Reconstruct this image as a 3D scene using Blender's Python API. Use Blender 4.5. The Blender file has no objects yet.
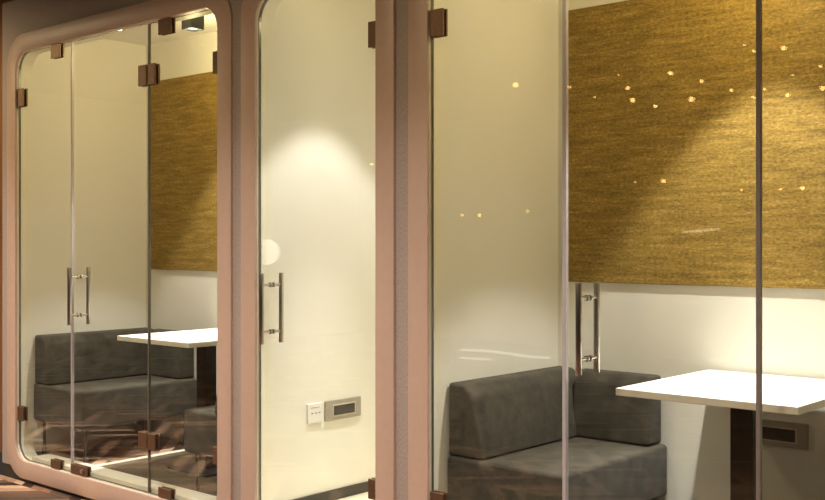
import bpy, bmesh, math, random
from mathutils import Vector, Matrix
random.seed(7)
SC = bpy.context.scene
COL = SC.collection
PI = math.pi

# ------------------------------------------------------------------ materials
def mat(name):
    m = bpy.data.materials.new(name); m.use_nodes = True
    nt = m.node_tree; nt.nodes.clear()
    out = nt.nodes.new('ShaderNodeOutputMaterial')
    return m, nt, out
def N(nt, t, **kw):
    n = nt.nodes.new(t)
    for k, v in kw.items():
        if k in ('operation', 'blend_type', 'data_type', 'noise_dimensions', 'mode', 'bands_direction', 'wave_type', 'feature'): setattr(n, k, v)
        else: n.inputs[k].default_value = v
    return n
def M(nt, op, a, b=None, c=None):
    n = nt.nodes.new('ShaderNodeMath'); n.operation = op
    for i, v in enumerate((a, b, c)):
        if v is None: continue
        if isinstance(v, (int, float)): n.inputs[i].default_value = v
        else: nt.links.new(v, n.inputs[i])
    return n.outputs[0]
def ramp(nt, fac, stops, interp='LINEAR'):
    n = nt.nodes.new('ShaderNodeValToRGB'); n.color_ramp.interpolation = interp
    e = n.color_ramp.elements
    while len(e) < len(stops): e.new(0.5)
    for el, (p, c) in zip(e, stops): el.position = p; el.color = (*c, 1)
    nt.links.new(fac, n.inputs[0]); return n.outputs[0]
def noise(nt, scale, detail=4, rough=.55, stretch=(1, 1, 1)):
    tc = nt.nodes.new('ShaderNodeNewGeometry')
    mp = nt.nodes.new('ShaderNodeMapping'); mp.inputs['Scale'].default_value = stretch
    nt.links.new(tc.outputs['Position'], mp.inputs['Vector'])
    n = nt.nodes.new('ShaderNodeTexNoise'); n.inputs['Scale'].default_value = scale
    n.inputs['Detail'].default_value = detail; n.inputs['Roughness'].default_value = rough
    nt.links.new(mp.outputs[0], n.inputs['Vector'])
    return n.outputs['Fac']
def simple(name, c1, c2=None, rough=.5, metal=0, scale=20, bump=0, bscale=None, stretch=(1, 1, 1), lo=.35, hi=.65, spec=.5):
    m, nt, out = mat(name)
    b = nt.nodes.new('ShaderNodeBsdfPrincipled')
    b.inputs['Roughness'].default_value = rough; b.inputs['Metallic'].default_value = metal
    b.inputs['Specular IOR Level'].default_value = spec
    if c2 is None: c2 = tuple(x * .94 for x in c1)
    f = noise(nt, scale, 5, .6, stretch)
    nt.links.new(ramp(nt, f, [(lo, c1), (hi, c2)]), b.inputs['Base Color'])
    if bump:
        f2 = noise(nt, bscale or scale * 4, 3, .6, stretch)
        bp = nt.nodes.new('ShaderNodeBump'); bp.inputs['Strength'].default_value = bump
        bp.inputs['Distance'].default_value = .002
        nt.links.new(f2, bp.inputs['Height']); nt.links.new(bp.outputs[0], b.inputs['Normal'])
    nt.links.new(b.outputs[0], out.inputs[0])
    return m

COPPER = simple('rose_copper_paint', (.585, .42, .34), (.56, .395, .32), rough=.42, scale=30, spec=.5)
CLAD = simple('mauve_woven_cladding', (.33, .265, .235), (.45, .375, .345), rough=.75, scale=160, bump=.6, bscale=300, stretch=(1, 1, .6))
CREAM = simple('cream_wall_paint', (.82, .795, .72), (.80, .77, .69), rough=.6, scale=3, bump=.15, bscale=60)
JAMB = simple('pale_cream_jamb', (.84, .80, .68), (.82, .78, .66), rough=.45, scale=8)
SKIRT = simple('dark_skirting', (.035, .032, .026), rough=.5)
DARK = simple('dark_brown_wall', (.045, .03, .022), (.07, .045, .03), rough=.7, scale=2)
DARKC = simple('dark_ceiling_paint', (.02, .018, .016), rough=.9)
TIMBER = simple('orange_timber', (.30, .13, .05), (.22, .09, .035), rough=.45, scale=8, stretch=(6, 6, .6))
STEEL = simple('brushed_steel', (.50, .47, .42), (.42, .39, .35), rough=.28, metal=1, scale=40, stretch=(1, 1, .1))
BRONZE = simple('bronze_clamp_metal', (.22, .13, .08), (.17, .10, .062), rough=.5, metal=.7, scale=60)
BLACKM = simple('black_metal', (.02, .02, .022), rough=.4, scale=30)
GREYH = simple('charcoal_lamp_housing', (.022, .023, .025), rough=.5, scale=30)
WHITEL = simple('white_laminate', (.82, .80, .74), (.80, .775, .71), rough=.35, scale=15)
EDGEL = simple('laminate_edge', (.62, .56, .45), rough=.5, scale=30)
COLUMN = simple('dark_walnut_veneer', (.02, .014, .011), (.035, .022, .017), rough=.35, scale=10, stretch=(5, 5, .5))
PLAST = simple('white_plastic', (.80, .78, .76), rough=.35, scale=20)
GREYP = simple('grey_metal_plate', (.42, .38, .32), (.38, .34, .29), rough=.4, metal=.5, scale=50)
SCREEN = simple('dark_recess', (.035, .03, .028), (.06, .05, .04), rough=.3, scale=30)
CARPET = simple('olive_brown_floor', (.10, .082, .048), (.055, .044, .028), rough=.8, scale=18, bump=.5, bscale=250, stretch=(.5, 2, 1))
BEIGEF = simple('beige_floor', (.62, .57, .42), rough=.6, scale=8)
SEAL = simple('clear_seal_strip', (.50, .45, .48), (.44, .40, .42), rough=.3, scale=40, spec=.8)
PALESEAT = simple('white_lacquer', (.8, .8, .76), rough=.3)

def fabric(name, a, b):
    m, nt, out = mat(name)
    p = nt.nodes.new('ShaderNodeBsdfPrincipled'); p.inputs['Roughness'].default_value = .95
    p.inputs['Specular IOR Level'].default_value = .15
    p.inputs['Sheen Weight'].default_value = .12; p.inputs['Sheen Roughness'].default_value = .5
    f = noise(nt, 14, 4, .55); g = noise(nt, 260, 2, .6)
    s = M(nt, 'ADD', M(nt, 'MULTIPLY', f, .6), M(nt, 'MULTIPLY', g, .4))
    nt.links.new(ramp(nt, s, [(.34, a), (.68, b)]), p.inputs['Base Color'])
    bp = nt.nodes.new('ShaderNodeBump'); bp.inputs['Strength'].default_value = .5; bp.inputs['Distance'].default_value = .0015
    nt.links.new(g, bp.inputs['Height']); nt.links.new(bp.outputs[0], p.inputs['Normal'])
    nt.links.new(p.outputs[0], out.inputs[0]); return m
FABRIC = fabric('charcoal_tweed', (.040, .035, .028), (.105, .091, .072))

def cork():
    m, nt, out = mat('gold_cork_veneer')
    p = nt.nodes.new('ShaderNodeBsdfPrincipled'); p.inputs['Roughness'].default_value = .6
    p.inputs['Specular IOR Level'].default_value = .3
    f = noise(nt, 3.2, 8, .68, (1.3, 1, 13)); g = noise(nt, 60, 4, .75, (1, 1, 2.2)); h = noise(nt, 9, 6, .7, (1, 1, 9))
    s = M(nt, 'ADD', M(nt, 'MULTIPLY', f, .30), M(nt, 'ADD', M(nt, 'MULTIPLY', g, .48), M(nt, 'MULTIPLY', h, .22)))
    c = ramp(nt, s, [(.36, (.10, .06, .012)), (.46, (.19, .12, .025)), (.54, (.32, .20, .042)), (.66, (.56, .40, .15))])
    nt.links.new(c, p.inputs['Base Color'])
    bp = nt.nodes.new('ShaderNodeBump'); bp.inputs['Strength'].default_value = .4; bp.inputs['Distance'].default_value = .002
    nt.links.new(s, bp.inputs['Height']); nt.links.new(bp.outputs[0], p.inputs['Normal'])
    nt.links.new(p.outputs[0], out.inputs[0]); return m
CORK = cork()

def chevron():
    m, nt, out = mat('chevron_wood_floor')
    geo = nt.nodes.new('ShaderNodeNewGeometry')
    sp = nt.nodes.new('ShaderNodeSeparateXYZ'); nt.links.new(geo.outputs['Position'], sp.inputs[0])
    x, y = sp.outputs[0], sp.outputs[1]
    W, w = .34, .105
    yy = M(nt, 'DIVIDE', M(nt, 'ADD', y, 20.12), W)
    col = M(nt, 'FLOOR', yy); fr = M(nt, 'FRACT', yy)
    par = M(nt, 'MODULO', col, 2.0)
    sgn = M(nt, 'SUBTRACT', M(nt, 'MULTIPLY', par, 2.0), 1.0)
    off = M(nt, 'MULTIPLY', M(nt, 'MULTIPLY', M(nt, 'SUBTRACT', fr, .5), sgn), W)
    v = M(nt, 'DIVIDE', M(nt, 'ADD', M(nt, 'ADD', x, 50.), off), w)
    idx = M(nt, 'FLOOR', v); vf = M(nt, 'FRACT', v)
    cmb = nt.nodes.new('ShaderNodeCombineXYZ'); nt.links.new(idx, cmb.inputs[0]); nt.links.new(col, cmb.inputs[1])
    wn = nt.nodes.new('ShaderNodeTexWhiteNoise'); wn.noise_dimensions = '2D'; nt.links.new(cmb.outputs[0], wn.inputs['Vector'])
    c = ramp(nt, wn.outputs['Value'], [(0, (.055, .032, .024)), (.22, (.14, .075, .045)), (.38, (.50, .31, .20)), (.55, (.16, .10, .07)),
                                       (.68, (.68, .46, .32)), (.84, (.36, .20, .12)), (.93, (.07, .05, .04))], 'CONSTANT')
    g1 = noise(nt, 22, 6, .7, (1, 2.5, 1))
    mx = nt.nodes.new('ShaderNodeMixRGB'); mx.blend_type = 'MULTIPLY'; mx.inputs[0].default_value = .65
    nt.links.new(c, mx.inputs[1]); nt.links.new(ramp(nt, g1, [(.3, (.45, .42, .4)), (.7, (1.1, 1.1, 1.1))]), mx.inputs[2])
    gap = M(nt, 'MINIMUM', M(nt, 'GREATER_THAN', vf, .03), M(nt, 'GREATER_THAN', fr, .012))
    mx2 = nt.nodes.new('ShaderNodeMixRGB'); mx2.inputs[1].default_value = (.03, .02, .015, 1)
    nt.links.new(gap, mx2.inputs[0]); nt.links.new(mx.outputs[0], mx2.inputs[2])
    p = nt.nodes.new('ShaderNodeBsdfPrincipled'); p.inputs['Roughness'].default_value = .38
    nt.links.new(mx2.outputs[0], p.inputs['Base Color'])
    nt.links.new(p.outputs[0], out.inputs[0]); return m
CHEV = chevron()

SEALD = simple('dim_seal_strip', (.20, .16, .14), (.17, .14, .12), rough=.3, scale=40, spec=.6)
def glass():
    m, nt, out = mat('clear_glass')
    fr = nt.nodes.new('ShaderNodeFresnel'); geo = nt.nodes.new('ShaderNodeNewGeometry')
    ior = M(nt, 'SUBTRACT', 1.52, M(nt, 'MULTIPLY', geo.outputs['Backfacing'], 1.52 - 1 / 1.52))
    nt.links.new(ior, fr.inputs['IOR'])
    tr = nt.nodes.new('ShaderNodeBsdfTransparent'); tr.inputs[0].default_value = (.975, .985, .965, 1)
    gl = nt.nodes.new('ShaderNodeBsdfGlossy'); gl.inputs['Roughness'].default_value = 0.0
    mx = nt.nodes.new('ShaderNodeMixShader')
    nt.links.new(fr.outputs[0], mx.inputs[0]); nt.links.new(tr.outputs[0], mx.inputs[1]); nt.links.new(gl.outputs[0], mx.inputs[2])
    nt.links.new(mx.outputs[0], out.inputs[0]); return m
GLASS = glass()
GEDGE = simple('green_glass_edge', (.075, .08, .055), (.09, .095, .065), rough=.2, scale=20, spec=.8)

def emit(name, c, s):
    m, nt, out = mat(name)
    e = nt.nodes.new('ShaderNodeEmission'); e.inputs[0].default_value = (*c, 1); e.inputs[1].default_value = s
    nt.links.new(e.outputs[0], out.inputs[0]); return m
LENS = emit('lit_lens', (1, .95, .85), 3)
BULB = emit('lit_bulb', (1, .60, .20), 16)
GLOBE = emit('lit_paper_globe', (1, .93, .82), 3.2)

# ------------------------------------------------------------------ mesh helpers
def box(bm, x0, x1, y0, y1, z0, z1, bev=0, seg=3):
    r = bmesh.ops.create_cube(bm, size=1)
    vs = r['verts']
    for v in vs:
        v.co = Vector(((x0 + x1) / 2 + v.co.x * (x1 - x0), (y0 + y1) / 2 + v.co.y * (y1 - y0), (z0 + z1) / 2 + v.co.z * (z1 - z0)))
    if bev:
        es = list({e for v in vs for e in v.link_edges})
        bmesh.ops.bevel(bm, geom=es, offset=bev, segments=seg, profile=.5, affect='EDGES')
    return bm
def cyl(bm, p0, p1, r, seg=20, r2=None, bev=0):
    p0, p1 = Vector(p0), Vector(p1); d = p1 - p0
    rr = bmesh.ops.create_cone(bm, cap_ends=True, segments=seg, radius1=r, radius2=r if r2 is None else r2, depth=d.length)
    q = Vector((0, 0, 1)).rotation_difference(d.normalized())
    mtx = Matrix.Translation((p0 + p1) / 2) @ q.to_matrix().to_4x4()
    bmesh.ops.transform(bm, matrix=mtx, verts=rr['verts'])
    if bev:
        es = [e for e in {e for v in rr['verts'] for e in v.link_edges} if any(len(f.verts) > 4 for f in e.link_faces)]
        bmesh.ops.bevel(bm, geom=es, offset=bev, segments=2, profile=.5, affect='EDGES')
    return bm
def prism(bm, pts, axis, a0, a1, bev=0, seg=4):
    """pts: closed profile (u,v). axis 'y': u=x v=z ; axis 'x': u=y v=z"""
    def mk(u, v, a): return (u, a, v) if axis == 'y' else (a, u, v)
    A = [bm.verts.new(mk(u, v, a0)) for u, v in pts]; B = [bm.verts.new(mk(u, v, a1)) for u, v in pts]
    fs = [bm.faces.new(A), bm.faces.new(B)]
    n = len(pts)
    for i in range(n): fs.append(bm.faces.new((A[i], A[(i + 1) % n], B[(i + 1) % n], B[i])))
    bmesh.ops.recalc_face_normals(bm, faces=fs)
    if bev:
        es = list({e for f in fs for e in f.edges})
        bmesh.ops.bevel(bm, geom=es, offset=bev, segments=seg, profile=.5, affect='EDGES')
    return bm
def BM(): return bmesh.new()
def build(name, bm, ms, parent=None, smooth=False, origin=None):
    bmesh.ops.recalc_face_normals(bm, faces=bm.faces)
    if origin is not None and parent is None:
        bmesh.ops.translate(bm, vec=-Vector(origin), verts=bm.verts)
    me = bpy.data.meshes.new(name); bm.to_mesh(me); bm.free()
    if not isinstance(ms, (list, tuple)): ms = [ms]
    for m in ms: me.materials.append(m)
    if smooth:
        for p in me.polygons: p.use_smooth = True
        try: me.set_sharp_from_angle(angle=math.radians(40))
        except Exception: pass
    o = bpy.data.objects.new(name, me); COL.objects.link(o)
    if parent is not None:
        o.parent = parent; 
        # geometry is written in world coordinates: shift it to the root's frame
        off = Vector((0, 0, 0)); p = parent
        while p is not None: off += p.location; p = p.parent
        me.transform(Matrix.Translation(-off))
    elif origin is not None: o.location = origin
    return o
def thing(name, label, cat, loc, group=None):
    o = bpy.data.objects.new(name, None); COL.objects.link(o); o.location = loc; o.empty_display_size = .1
    o['label'] = label; o['category'] = cat
    if group: o['group'] = group
    return o
def tag(o, label, cat, group=None, kind=None):
    o['label'] = label; o['category'] = cat
    if group: o['group'] = group
    if kind: o['kind'] = kind
    return o
def struct(o, label=None, cat=None):
    o['kind'] = 'structure'
    if label: o['label'] = label
    if cat: o['category'] = cat
    return o

def rrect(x0, x1, z0, z1, r, n=12):
    pts = []
    for cx, cz, a0 in ((x1 - r, z1 - r, 0), (x0 + r, z1 - r, PI / 2), (x0 + r, z0 + r, PI), (x1 - r, z0 + r, 1.5 * PI)):
        for i in range(n + 1):
            a = a0 + PI / 2 * i / n
            pts.append((cx + r * math.cos(a), cz + r * math.sin(a)))
    return pts
def ring(bm, inner, outer, y0, y1, bev=0):
    """a ring between two loops with the same number of points, extruded y0..y1"""
    n = len(inner)
    L = [[bm.verts.new((u, y, v)) for u, v in loop] for loop in (inner, outer) for y in (y0, y1)]
    i0, i1, o0, o1 = L
    fs = []
    for k in range(n):
        j = (k + 1) % n
        fs += [bm.faces.new((i0[k], i0[j], o0[j], o0[k])), bm.faces.new((i1[k], o1[k], o1[j], i1[j])),
               bm.faces.new((i0[k], i1[k], i1[j], i0[j])), bm.faces.new((o0[k], o0[j], o1[j], o1[k]))]
    bmesh.ops.recalc_face_normals(bm, faces=fs)
    if bev:
        es = [bm.edges.get((a[k], a[(k + 1) % n])) for a in (i0, o0) for k in range(n)]
        bmesh.ops.bevel(bm, geom=es, offset=bev, segments=2, profile=.5, affect='EDGES')
    return bm

# ------------------------------------------------------------------ dimensions (metres)
FZ = -.03           # corridor floor
PFZ = .12           # booth floors
ZI0, ZI1 = .097, 2.587
CEIL = 2.76
BACK = .93
RD = .10            # depth of the opening's lining
PODS = {'left': (-6.10, -4.126), 'middle': (-3.842, -3.062), 'right': (-2.772, -.81)}
FW = .105
JT = .035           # lining thickness

# ------------------------------------------------------------------ corridor shell
def plane_box(name, x0, x1, y0, y1, z0, z1, m, **k):
    bm = BM(); box(bm, x0, x1, y0, y1, z0, z1); o = build(name, bm, m); return o
struct(plane_box('floor', -12, 3, -9, .0, FZ - .1, FZ, CHEV))
struct(plane_box('ceiling', -12, 3, -9, 1.2, 3.25, 3.35, DARKC))
struct(plane_box('wall_rear', -12, 3, -9.1, -9, FZ, 3.25, DARK))
struct(plane_box('wall_far', -12.1, -12, -9, 1.2, FZ, 3.25, DARK))
struct(plane_box('wall_near', 3, 3.1, -9, 1.2, FZ, 3.25, DARK))
# timber wall just past the left booth
struct(plane_box('wall_side', -8.5, -6.5, .35, .45, FZ, 3.25, TIMBER))

# cladding with three rectangular holes, woven panel facing
X0, X1, ZT = -6.285, -.45, 2.915
def clad():
    bm = BM()
    xs = [X0]
    for a, b in PODS.values(): xs += [a - JT, b + JT]
    xs.append(X1)
    for i in range(0, len(xs), 2): box(bm, xs[i], xs[i + 1], 0, RD, .05, ZT)
    for a, b in PODS.values():
        box(bm, a - JT, b + JT, 0, RD, ZI1 + JT, ZT)
    return build('wall_front', bm, CLAD)
struct(clad())
bm = BM()
xs = [X0]
for a, b in PODS.values(): xs += [a - JT, b + JT]
xs.append(X1)
for i in range(0, len(xs), 2): box(bm, xs[i], xs[i + 1], .004, RD, FZ, .05)
for a, b in PODS.values(): box(bm, a - JT, b + JT, .004, RD, FZ, ZI0 - JT)
struct(build('baseboard_front', bm, SKIRT))
# box ends and roof of the booths
struct(plane_box('wall_end_left', X0, X0 + .05, RD, 1.08, FZ, ZT, CLAD))
struct(plane_box('wall_end_right', X1 - .05, X1, RD, 1.08, FZ, ZT, CLAD))
struct(plane_box('ceiling_over_booths', X0, X1, RD, 1.08, ZT - .03, ZT, DARKC))

for i, (k, (a, b)) in enumerate(PODS.items(), 1):
    inner = rrect(a, b, ZI0, ZI1, .12)
    # copper surround, 15 mm proud of the cladding
    bm = BM(); ring(bm, inner, rrect(a - FW, b + FW, ZI0 - FW, ZI1 + FW, .19), -.014, .0, bev=.003)
    struct(build('trim_%d' % i, bm, COPPER, smooth=True), 'rose copper painted surround with rounded corners around the %s glass booth front' % k, 'frame')
    # cream lining of the opening
    n = len(inner); R = []
    for (u, v) in inner:
        R.append((a - JT if u < a + .12 else (b + JT if u > b - .12 else u), (ZI0 - JT) if v < ZI0 + .12 else ((ZI1 + JT) if v > ZI1 - .12 else v)))
    R = []
    N_ = 12
    cx, cz = (a + b) / 2, (ZI0 + ZI1) / 2
    hw, hh = (b - a) / 2 + JT, (ZI1 - ZI0) / 2 + JT
    for q, (sx, sz) in enumerate(((1, 1), (-1, 1), (-1, -1), (1, -1))):
        r = .12 + JT
        for j in range(N_ + 1):
            t = j / N_
            # walk around the square corner
            if q % 2 == 0: s = (0, 1 - 2 * (1 - t)) if False else None
            half = t * 2
            if q in (0, 2): du, dv = (0, -r + half * r) if half <= 1 else (-(half - 1) * r, 0)
            else: du, dv = (-(1 - half) * r, 0) if half <= 1 else (0, -(half - 1) * r)
            R.append((cx + sx * (hw + du), cz + sz * (hh + dv)))
    bm = BM(); ring(bm, inner, R, .0005, RD)
    struct(build('trim_%d' % (i + 3), bm, JAMB, smooth=True), 'cream rounded lining inside the %s booth opening' % k, 'lining')
    # walls, floor, ceiling of the booth
    struct(plane_box('wall_%s_booth_left_side' % k, a - .05, a, RD, BACK, PFZ, CEIL, CREAM))
    struct(plane_box('wall_%s_booth_right_side' % k, b, b + .05, RD, BACK, PFZ, CEIL, CREAM))
    struct(plane_box('wall_%s_booth_back' % k, a - .05, b + .05, BACK, BACK + .08, PFZ, CEIL, CREAM))
    struct(plane_box('ceiling_%s_booth' % k, a - .05, b + .05, RD, BACK + .08, CEIL, CEIL + .05, CREAM))
    bm = BM(); box(bm, a - .03, b + .03, RD, RD + .012, ZI1 + .036, CEIL); struct(build('wall_%s_booth_front_header' % k, bm, CREAM))
# booth floors
STR = -5.455
a, b = PODS['left']
struct(plane_box('floor_left_booth_chevron', a - .05, STR - .022, RD, BACK, FZ, PFZ, CHEV))
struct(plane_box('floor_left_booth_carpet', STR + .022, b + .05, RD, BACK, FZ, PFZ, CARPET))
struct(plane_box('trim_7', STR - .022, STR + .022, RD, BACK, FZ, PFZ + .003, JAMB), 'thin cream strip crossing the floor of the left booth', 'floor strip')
a, b = PODS['middle']
struct(plane_box('floor_middle_booth', a - .05, b + .05, RD, BACK, FZ, PFZ, BEIGEF))
bm = BM(); box(bm, a, a + .012, RD + .002, BACK, PFZ + .001, .174, bev=.003, seg=1)
struct(build('baseboard_middle_booth', bm, SKIRT))
a, b = PODS['right']
struct(plane_box('trim_8', PODS['left'][0] + .13, PODS['left'][1] - .13, .026, RD + .045, ZI0 + .0005, PFZ + .004, JAMB), 'pale threshold strip just behind the glass of the left booth', 'threshold')
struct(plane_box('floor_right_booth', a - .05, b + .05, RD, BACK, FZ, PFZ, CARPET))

# ------------------------------------------------------------------ glazing
GY0, GY1 = .010, .022
def pane(name, x0, x1, z0, z1, parent, rl=False, rr=False):
    """glass pane with optional rounded corners on its left / right side; side faces get the green edge material"""
    R = .114; n = 10
    pts = []
    def corner(cx, cz, a0):
        for i in range(n + 1):
            t = a0 + PI / 2 * i / n; pts.append((cx + R * math.cos(t), cz + R * math.sin(t)))
    if rr: corner(x1 - R, z1 - R, 0)
    else: pts.append((x1, z1))
    if rl: corner(x0 + R, z1 - R, PI / 2); corner(x0 + R, z0 + R, PI)
    else: pts += [(x0, z1), (x0, z0)]
    if rr: corner(x1 - R, z0 + R, 1.5 * PI)
    else: pts.append((x1, z0))
    bm = BM(); prism(bm, pts, 'y', GY0, GY1)
    bm.faces.ensure_lookup_table()
    bm.normal_update()
    for f in bm.faces: f.material_index = 0 if abs(f.normal.y) > .5 else 1
    return build(name, bm, [GLASS, GEDGE], parent)
def clamp(name, x0, x1, z0, z1, parent, screws=1):
    bm = BM()
    box(bm, x0, x1, GY0 - .010, GY0 - .0004, z0, z1, bev=.0015, seg=1)
    box(bm, x0, x1, GY1 + .0004, GY1 + .010, z0, z1, bev=.0015, seg=1)
    o = build(name, bm, BRONZE, parent)
    return o
def handle(x, parent):
    root = None
    z0, z1 = .955, 1.283
    bm = BM()
    cyl(bm, (x, -.048, z0), (x, -.048, z1), .0115, 24, bev=.0015)
    cyl(bm, (x, .072, z0), (x, .072, z1), .0115, 24, bev=.0015)
    h = build('handle', bm, STEEL, parent, smooth=True)
    h['label'] = 'brushed steel pull handle with a bar on each face of the glass'
    for z in (z0 + .055, z1 - .055):
        bm = BM()
        cyl(bm, (x, -.040, z), (x, GY0, z), .006, 16)
        cyl(bm, (x, GY1, z), (x, .064, z), .006, 16)
        cyl(bm, (x, GY0 - .008, z), (x, GY0 - .0004, z), .011, 20)
        cyl(bm, (x, GY1 + .0004, z), (x, GY1 + .008, z), .011, 20)
        build('standoff', bm, STEEL, h, smooth=True)
    return h
def seal(x, z0, z1, parent, w=.012, m=None):
    bm = BM(); box(bm, x - w / 2, x + w / 2, GY0 - .003, GY1 + .003, z0, z1, bev=.002, seg=2)
    return build('seal_strip', bm, m or SEAL, parent)
def sroot(name, loc, label, cat):
    o = bpy.data.objects.new(name, None); COL.objects.link(o); o.location = loc
    o['kind'] = 'structure'; o['label'] = label; o['category'] = cat; return o
G = .004
zt, zb = ZI1 - .006, ZI0 + .006
HZ = ((2.255, 2.365), (.335, .42))
def booth_front(k, di, wi, j1, j2):
    a, b = PODS[k]
    x0, x1 = a + .004, b - .004
    if j1 is None:      # one door fills the opening
        d = sroot('door_%d' % di, ((x0 + x1) / 2, 0, ZI0), 'frameless glass door filling the narrow middle booth opening', 'door')
        pane('glass_pane', x0, x1, zb, zt, d, True, True)
        for z0, z1 in HZ: clamp('hinge', x1 - .052, x1 + .002, z0, z1, d)
        handle(x0 + .085, d)
        return
    lw = sroot('window_%d' % wi, ((x0 + j1) / 2, 0, ZI0), 'fixed frameless glass panel on the left of the %s booth front' % k, 'glass panel')
    pane('glass_pane', x0, j1 - G, zb, zt, lw, True, False)
    for z0, z1 in HZ: clamp('clamp', x0 - .002, x0 + .066, z0, z1, lw)
    cx = j1 - .16
    clamp('clamp', cx - .055, cx + .045, zt - .075, zt + .003, lw)
    clamp('clamp', cx - .055, cx + .045, zb - .003, zb + .048, lw)
    rw = sroot('window_%d' % (wi + 1), ((x1 + j2) / 2, 0, ZI0), 'fixed frameless glass panel on the right of the %s booth front' % k, 'glass panel')
    pane('glass_pane', j2 + G, x1, zb, zt, rw, False, True)
    for z0, z1 in HZ: clamp('clamp', x1 - .050, x1 + .002, z0, z1, rw)
    cx = j2 + .155
    clamp('clamp', cx - .055, cx + .055, zt - .075, zt + .003, rw)
    clamp('clamp', cx - .055, cx + .055, zb - .003, zb + .048, rw)
    d = sroot('door_%d' % di, ((j1 + j2) / 2, 0, ZI0), 'frameless glass door in the middle of the %s booth front' % k, 'door')
    pane('glass_pane', j1 + G, j2 - G, zb, zt, d)
    for z0, z1 in HZ:
        bm = BM()
        for s0, s1 in ((j2 - .078, j2 - .004), (j2 + .004, j2 + .072)):
            box(bm, s0, s1, GY0 - .012, GY0 - .0004, z0, z1, bev=.0015, seg=1)
            box(bm, s0, s1, GY1 + .0004, GY1 + .012, z0, z1, bev=.0015, seg=1)
        cyl(bm, (j2, GY0 - .012, z0 + .01), (j2, GY0 - .012, z1 - .01), .006, 12)
        build('hinge', bm, BRONZE, d)
    lk = clamp('lock_patch', j1 + .006, j1 + .175, zb - .003, zb + .05, d)
    bm = BM(); cyl(bm, (j1 + .13, GY0 - .018, zb + .024), (j1 + .13, GY0 - .010, zb + .024), .013, 24); build('lock_cylinder', bm, STEEL, lk, smooth=True)
    handle(j1 + (.076 if k == 'left' else .098), d)
    seal(j1, zb, zt, lw, .009 if k == 'left' else .016)
    seal(j2, zb, zt, rw, .006 if k == 'left' else .015, SEALD)
booth_front('left', 1, 1, -5.494, -4.735)
booth_front('middle', 2, 0, None, None)
booth_front('right', 3, 3, -2.133, -1.401)

# ------------------------------------------------------------------ furniture
SZ = .55
def seat_block(bm, x0, x1, y0, y1):
    box(bm, x0, x1, y0, y1, .325, SZ, bev=.018, seg=5)
def legs(x0, x1, y0, y1, t, rz=.325):
    for x in (x0 + .05, x1 - .05):
        for y in (y0 + .05, y1 - .06):
            bm = BM(); cyl(bm, (x, y, PFZ), (x, y, rz + .004), .009, 14)
            cyl(bm, (x, y, PFZ), (x, y, PFZ + .035), .015, 16, bev=.002)
            build('leg', bm, BLACKM, t, smooth=True)
def corner_sofa(k, where):
    a, b = PODS[k]
    x0, x1, y0, y1 = a + .0015, a + .572, RD + .0015, BACK - .004
    t = thing('corner_sofa', where, 'sofa', ((x0 + x1) / 2, .5, PFZ), 'corner sofas in the booths')
    bm = BM(); seat_block(bm, x0, x1, y0, y1)
    s = build('seat', bm, FABRIC, t, smooth=True)
    bm = BM()
    prism(bm, [(x0 + .004, SZ + .001), (x0 + .185, SZ + .001), (x0 + .128, .80), (x0 + .09, .845), (x0 + .004, .85)], 'y', y0 + .008, y1, bev=.014, seg=4)
    build('side_backrest', bm, FABRIC, t, smooth=True)
    bm = BM()
    prism(bm, [(y1, SZ + .001), (y1 - .125, SZ + .001), (y1 - .10, .805), (y1 - .07, .845), (y1, .85)], 'x', x0 + .15, x1 - .03, bev=.015, seg=4)
    build('rear_backrest', bm, FABRIC, t, smooth=True)
    legs(x0, x1, y0, y1, t)
    return t
corner_sofa('left', 'dark grey fabric corner sofa in the left glass booth, furthest from the camera')
corner_sofa('right', 'dark grey fabric corner sofa in the large right glass booth, nearest the camera')
def bench(k, label, w):
    a, b = PODS[k]
    x0, x1, y0, y1 = b - w, b - .004, .112, BACK - .004
    t = thing('bench_seat', label, 'bench', ((x0 + x1) / 2, .5, PFZ), 'benches facing the corner sofas')
    bm = BM(); seat_block(bm, x0, x1, y0, y1); build('seat', bm, FABRIC, t, smooth=True)
    bm = BM()
    prism(bm, [(x1, SZ + .001), (x1 - .20, SZ + .001), (x1 - .145, .80), (x1 - .10, .845), (x1, .85)], 'y', y0 + .008, y1, bev=.014, seg=4)
    build('backrest', bm, FABRIC, t, smooth=True)
    legs(x0, x1, y0, y1, t)
bench('left', 'grey fabric bench end on thin legs beside the right edge of the left booth', .445)
bench('right', 'grey fabric bench against the right side wall of the right booth', .445)

def table(k, tx0, tx1, label):
    y0, y1, z1 = .15, .90, .893
    cx = (tx0 + tx1) / 2
    t = thing('booth_table', label, 'table', (cx, .5, PFZ), 'white tables in the booths')
    bm = BM(); box(bm, tx0, tx1, y0, y1, z1 - .027, z1, bev=.002, seg=2)
    bm.normal_update()
    for f in bm.faces: f.material_index = 0 if f.normal.z > .5 else 1
    build('table_top', bm, [WHITEL, EDGEL], t)
    bm = BM(); box(bm, cx - .052, cx + .035, .49, .57, PFZ + .012, z1 - .036, bev=.003, seg=1); build('pedestal', bm, COLUMN, t)
    bm = BM(); box(bm, cx - .18, cx + .18, .38, .70, PFZ, PFZ + .012, bev=.003, seg=1); build('base_plate', bm, BLACKM, t)
    bm = BM(); box(bm, cx - .14, cx + .14, .42, .66, z1 - .036, z1 - .027, bev=.002, seg=1); build('mounting_plate', bm, BLACKM, t)
    return t
table('left', -5.246, -4.575, 'white topped table in the left booth beside the far corner sofa')
table('right', -2.003, -1.328, 'large white topped table in the right booth with a dark pedestal')

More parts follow.
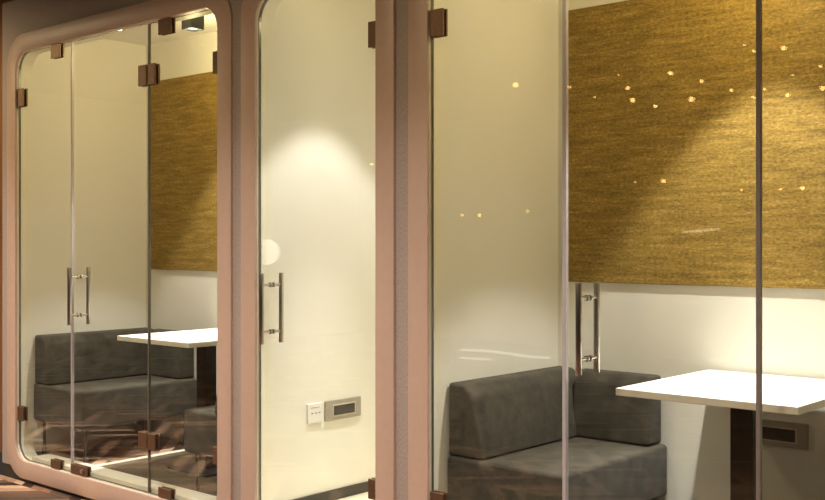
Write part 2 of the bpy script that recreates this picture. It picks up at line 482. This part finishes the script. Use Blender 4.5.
# gold cork panels on the back walls
for k, x0, x1, lab in (('left', -6.035, -4.16, 'gold cork veneer panel on the back wall of the left booth'),
                       ('right', -2.735, -.83, 'large gold cork veneer panel on the back wall of the right booth')):
    bm = BM(); box(bm, x0, x1, BACK - .014, BACK - .001, 1.243, 2.505, bev=.002, seg=1)
    tag(build('wall_panel', bm, CORK, origin=((x0 + x1) / 2, BACK, 1.243)), lab, 'wall panel')

# downlights
def downlight(x, y, label, power, field, fill):
    t = thing('ceiling_downlight', label, 'ceiling lamp', (x, y, CEIL), 'downlights in the booths')
    bm = BM(); box(bm, x - .047, x + .047, y - .047, y + .047, CEIL - .11, CEIL - .001, bev=.004, seg=2)
    bmesh.ops.delete(bm, geom=[f for f in bm.faces if f.normal.z < -.9 and f.calc_area() > .005], context='FACES')
    build('housing', bm, GREYH, t)
    bm = BM()
    outer = [(x + .045 * sx, y + .045 * sy) for sx, sy in ((1, 1), (-1, 1), (-1, -1), (1, -1))]
    z = CEIL - .106
    n = 32
    c = [bm.verts.new((x + .036 * math.cos(2 * PI * i / n), y + .036 * math.sin(2 * PI * i / n), z)) for i in range(n)]
    o = []
    for i in range(n):
        ca, sa = math.cos(2 * PI * i / n), math.sin(2 * PI * i / n); m_ = max(abs(ca), abs(sa))
        o.append(bm.verts.new((x + .045 * ca / m_, y + .045 * sa / m_, z)))
    for i in range(n): bm.faces.new((c[i], c[(i + 1) % n], o[(i + 1) % n], o[i]))
    build('bezel', bm, GREYH, t)
    bm = BM(); cyl(bm, (x, y, z + .006), (x, y, z + .012), .035, 32); build('lens', bm, LENS, t)
    for nm, e, sz, bl in (('downlight_beam', power, 44, 1.0), ('downlight_field', field, 76, .3)):
        l = bpy.data.lights.new(nm, 'SPOT'); l.energy = e; l.color = (1, .975, .93)
        l.spot_size = math.radians(sz); l.spot_blend = bl; l.shadow_soft_size = .035
        lo = bpy.data.objects.new(nm, l); COL.objects.link(lo); lo.parent = t; lo.location = (0, 0, -.125)
    p = bpy.data.lights.new('booth_fill', 'POINT'); p.energy = fill; p.color = (1, .82, .42); p.shadow_soft_size = .05  # added point lamp: yellow ambient fill for the upper booth walls
    po = bpy.data.objects.new('booth_fill', p); COL.objects.link(po); po.parent = t; po.location = (0, 0, -.17)
downlight(-4.98, .48, 'square black surface downlight under the ceiling of the left booth', 360, 105, 14)
downlight(-3.36, .39, 'square black surface downlight under the ceiling of the narrow middle booth', 285, 58, 1.9)
downlight(-1.72, .48, 'square black surface downlight above the large table in the right booth', 300, 125, 14)

# wall plates
def socket(label, face):
    # face(u,z,d): u along the wall, d out of it
    pass
def wall_box(bm, wall, u0, u1, z0, z1, d0, d1, bev=.0):
    if wall[0] == 'x': box(bm, wall[1] + d0, wall[1] + d1, u0, u1, z0, z1, bev=bev, seg=2)
    else: box(bm, u0, u1, wall[1] - d1, wall[1] - d0, z0, z1, bev=bev, seg=2)
def power_panel(wall, u0, u1, z0, z1, label):
    loc = (wall[1], (u0 + u1) / 2, z0) if wall[0] == 'x' else ((u0 + u1) / 2, wall[1], z0)
    t = thing('outlet_panel', label, 'outlet panel', loc)
    bm = BM(); wall_box(bm, wall, u0, u1, z0, z1, .0005, .012, .003); build('plate', bm, GREYP, t)
    a, b = u0 + .054, u0 + .205
    c, d = z0 + .024, z0 + .073
    bm = BM(); wall_box(bm, wall, a - .006, b + .006, c - .006, d + .006, .0121, .0145, .001); build('bezel', bm, EDGEL, t)
    bm = BM(); wall_box(bm, wall, a, b, c, d, .0146, .0156); build('recess', bm, SCREEN, t)
def socket_plate(wall, u0, u1, z0, z1, label, blank=False):
    loc = (wall[1], (u0 + u1) / 2, z0) if wall[0] == 'x' else ((u0 + u1) / 2, wall[1], z0)
    t = thing('wall_socket', label, 'socket', loc)
    bm = BM(); wall_box(bm, wall, u0, u1, z0, z1, .0005, .010, .002); build('face_plate', bm, JAMB if blank else PLAST, t)
    if blank: return
    for f in (.3, .55, .8):
        bm = BM(); u = u0 + (u1 - u0) * f; wall_box(bm, wall, u - .006, u + .006, z0 + .046, z0 + .051, .0101, .0108); build('pin_slot', bm, SCREEN, t)
    bm = BM(); wall_box(bm, wall, u0 + .02, u1 - .02, z1 - .022, z1 - .018, .0101, .0108); build('rocker_switch', bm, GREYP, t)
ML = ('x', PODS['middle'][0]); RB = ('y', BACK)
socket_plate(ML, .316, .414, .529, .625, 'white square wall socket left of the grey panel in the middle booth')
power_panel(ML, .435, .690, .526, .627, 'grey rectangular outlet panel beside the white socket in the middle booth')
power_panel(RB, -1.845, -1.590, .605, .706, 'grey outlet panel on the wall behind the large white table')
socket_plate(RB, -1.566, -1.468, .606, .700, 'small plain cream plate right of the outlet panel behind the large table', True)

# ------------------------------------------------------------------ lamps hanging in the room behind the camera (seen as reflections)
E_, D_ = 1.43, 3.2386; S_, C_ = .66244, .74912; F_ = 1054.5; H_ = 241.5
def mirrored(px, py, T):
    r = (px - 412.5) / F_; dx, dy = -S_ + C_ * r, C_ + S_ * r
    t = (D_ + .01 + T) / dy
    return t * dx, .01 - T, E_ + (H_ - py) / F_ * t
def pendant(x, y, z, r, i):
    t = thing('pendant_bulb', 'small warm bulb on a cord reflected as a glint in the glass front', 'pendant lamp', (x, y, z), 'pendant bulbs in the room outside')
    bm = BM(); bmesh.ops.create_uvsphere(bm, u_segments=16, v_segments=10, radius=r); bmesh.ops.translate(bm, vec=(x, y, z), verts=bm.verts)
    build('bulb', bm, BULB, t, smooth=True)
    bm = BM(); cyl(bm, (x, y, z + r * .8), (x, y, z + r * .8 + .05), .014, 12); build('bulb_holder', bm, BLACKM, t)
    bm = BM(); cyl(bm, (x, y, z + r * .8 + .05), (x, y, 3.25), .003, 6); build('cord', bm, BLACKM, t)
PB = [(515, 71, 6, .032), (569, 87, 5.4, .02), (594, 97, 6.2, .012), (627, 88, 5.2, .022), (632, 100, 5.4, .028), (655, 106, 5.6, .024),
      (670, 73, 4.9, .024), (691, 99, 5.4, .030), (701, 81, 5.3, .020), (731, 90, 5.6, .018), (744, 45, 4.3, .010), (753, 51, 4.3, .014), (783, 48, 4.2, .022),
      (764, 89, 5.4, .016), (753, 97, 5.6, .016), (787, 95, 5.5, .020), (792, 75, 5.0, .012), (820, 66, 4.7, .015), (822, 88, 5.2, .024),
      (462, 215, 8, .020), (479, 215, 8, .026), (527, 211, 8, .022), (635, 182, 7.6, .018), (663, 181, 7.6, .030), (741, 190, 7.8, .014),
      (780, 189, 7.8, .016), (802, 188, 7.8, .026), (618, 75, 4.8, .010), (325, 167, 7.0, .026), (371, 164, 7.0, .024)]
for i, (px, py, T, r) in enumerate(PB):
    x, y, z = mirrored(px, py, T)
    pendant(x, y, min(z, 3.12), r * .8, i)

def floor_lamp(px, py, T, r):
    x, y, z = mirrored(px, py, T)
    t = thing('floor_lamp', 'round white globe floor lamp reflected faintly in the middle booth door', 'floor lamp', (x, y, FZ))
    bm = BM(); bmesh.ops.create_uvsphere(bm, u_segments=32, v_segments=20, radius=r); bmesh.ops.translate(bm, vec=(x, y, z), verts=bm.verts)
    build('lamp_shade', bm, GLOBE, t, smooth=True)
    bm = BM(); cyl(bm, (x, y, FZ + .02), (x, y, z - r * .97), .011, 16); build('pole', bm, BLACKM, t, smooth=True)
    bm = BM(); cyl(bm, (x, y, FZ), (x, y, FZ + .02), .14, 32, bev=.004); build('base', bm, BLACKM, t, smooth=True)
floor_lamp(266, 252, 3.0, .115)
STRIPL = emit('lit_strip', (1, .95, .85), 2.3)
def add_streak_counter(pts, T, h, lab):  # invented counter carrying a glowing strip that makes a streak in the glass
    P = [Vector(mirrored(px, py, T)) for px, py in pts]
    dense = []
    for i in range(len(P) - 1):
        for j in range(6): dense.append(P[i].lerp(P[i + 1], j / 6))
    dense.append(P[-1])
    c = dense[len(dense) // 2]
    t = thing('streak_counter', lab, 'counter', (c.x, c.y, FZ))
    def slab(z0f, z1f, y0, y1, nm, m):
        bm = BM(); rows = [[bm.verts.new((p.x, p.y + dy, z)) for dy, z in ((y0, z0f(p)), (y1, z0f(p)), (y1, z1f(p)), (y0, z1f(p)))] for p in dense]
        for a, b in zip(rows, rows[1:]):
            for q in range(4): bm.faces.new((a[q], a[(q + 1) % 4], b[(q + 1) % 4], b[q]))
        bm.faces.new(rows[0]); bm.faces.new(rows[-1]); build(nm, bm, m, t)
    slab(lambda p: FZ, lambda p: p.z - h, -.30, -.01, 'body', COLUMN)
    slab(lambda p: p.z - h + .0005, lambda p: p.z, -.03, 0, 'lit_edge', STRIPL)
add_streak_counter([(459, 349), (485, 350), (508, 353), (528, 356), (547, 357)], 3.0, .016, 'added low curved counter whose glowing edge makes a light streak below the handles in the right booth glass')
add_streak_counter([(458, 357), (470, 358), (487, 359)], 2.6, .012, 'added short low counter whose glowing edge makes a light streak just above the near sofa')
def tube(px0, py0, px1, py1, T):
    a, b = Vector(mirrored(px0, py0, T)), Vector(mirrored(px1, py1, T)); b.z = a.z + (b.z - a.z)
    c = (a + b) / 2
    t = thing('tube_lamp', 'thin white tube lamp reflected as a short line on the large cork panel', 'pendant lamp', c)
    bm = BM(); cyl(bm, a, b, .010, 12); build('tube', bm, STRIPL, t)
    for f in (.1, .9):
        p = a.lerp(b, f); bm = BM(); cyl(bm, (p.x, p.y, p.z + .01), (p.x, p.y, 3.25), .002, 6); build('cord', bm, BLACKM, t)
tube(683, 232, 719, 229, 5.0)

# ------------------------------------------------------------------ corridor lights and added fill spots
def spot(x, y, z, tx, ty, tz, e, size, blend, c=(1, .84, .70), soft=.08):
    l = bpy.data.lights.new('corridor_and_fill_spot', 'SPOT'); l.energy = e; l.color = c
    l.spot_size = math.radians(size); l.spot_blend = blend; l.shadow_soft_size = soft
    o = bpy.data.objects.new('corridor_and_fill_spot', l); COL.objects.link(o); o.location = (x, y, z)
    o.rotation_euler = (Vector((tx, ty, tz)) - Vector((x, y, z))).to_track_quat('-Z', 'Y').to_euler()
for x in (-7.6, -6.4, -5.2, -4.0, -2.8, -1.6, -.4):
    spot(x, -1.35, 3.2, x, -.75, 0, 215, 80, 1.0, (1, .89, .80))
for x, y, so, en in ((-7.5, -1.6, .05, 180), (-3.9, -2.4, .12, 85), (-1.5, -2.5, .15, 85)):  # wide spots added as ambient fill on the upper facade
    spot(x, y, 3.2, x, y + .7, 0, en, 155, .5, (1, .78, .45), so)

for x in (-7.2, -6.2, -5.2):  # spots added to brighten the floor mirrored in the left booth glass
    spot(x, -1.3, 3.2, x, -1.3, 0, 650, 32, .6, (1, .86, .72), .03)

w = bpy.data.worlds.new('World'); SC.world = w; w.use_nodes = True
w.node_tree.nodes['Background'].inputs[0].default_value = (.9, .75, .6, 1); w.node_tree.nodes['Background'].inputs[1].default_value = .05

# ------------------------------------------------------------------ camera
cam = bpy.data.cameras.new('Camera'); co = bpy.data.objects.new('Camera', cam); COL.objects.link(co); SC.camera = co
cam.sensor_width = 36; cam.lens = F_ / 825 * 36; cam.shift_y = -(250 - H_) / 825
co.location = (0, -D_, E_); co.rotation_euler = (PI / 2, 0, math.asin(S_))
cam.clip_start = .05
SC.view_settings.view_transform = 'Standard'; SC.view_settings.look = 'None'; SC.view_settings.gamma = 1
SC.view_settings.exposure = 0.0
try:
    SC.view_settings.use_curve_mapping = False
    SC.cycles.transparent_max_bounces = 24; SC.cycles.max_bounces = 12; SC.cycles.diffuse_bounces = 6
    SC.cycles.sample_clamp_indirect = 6
except Exception: pass
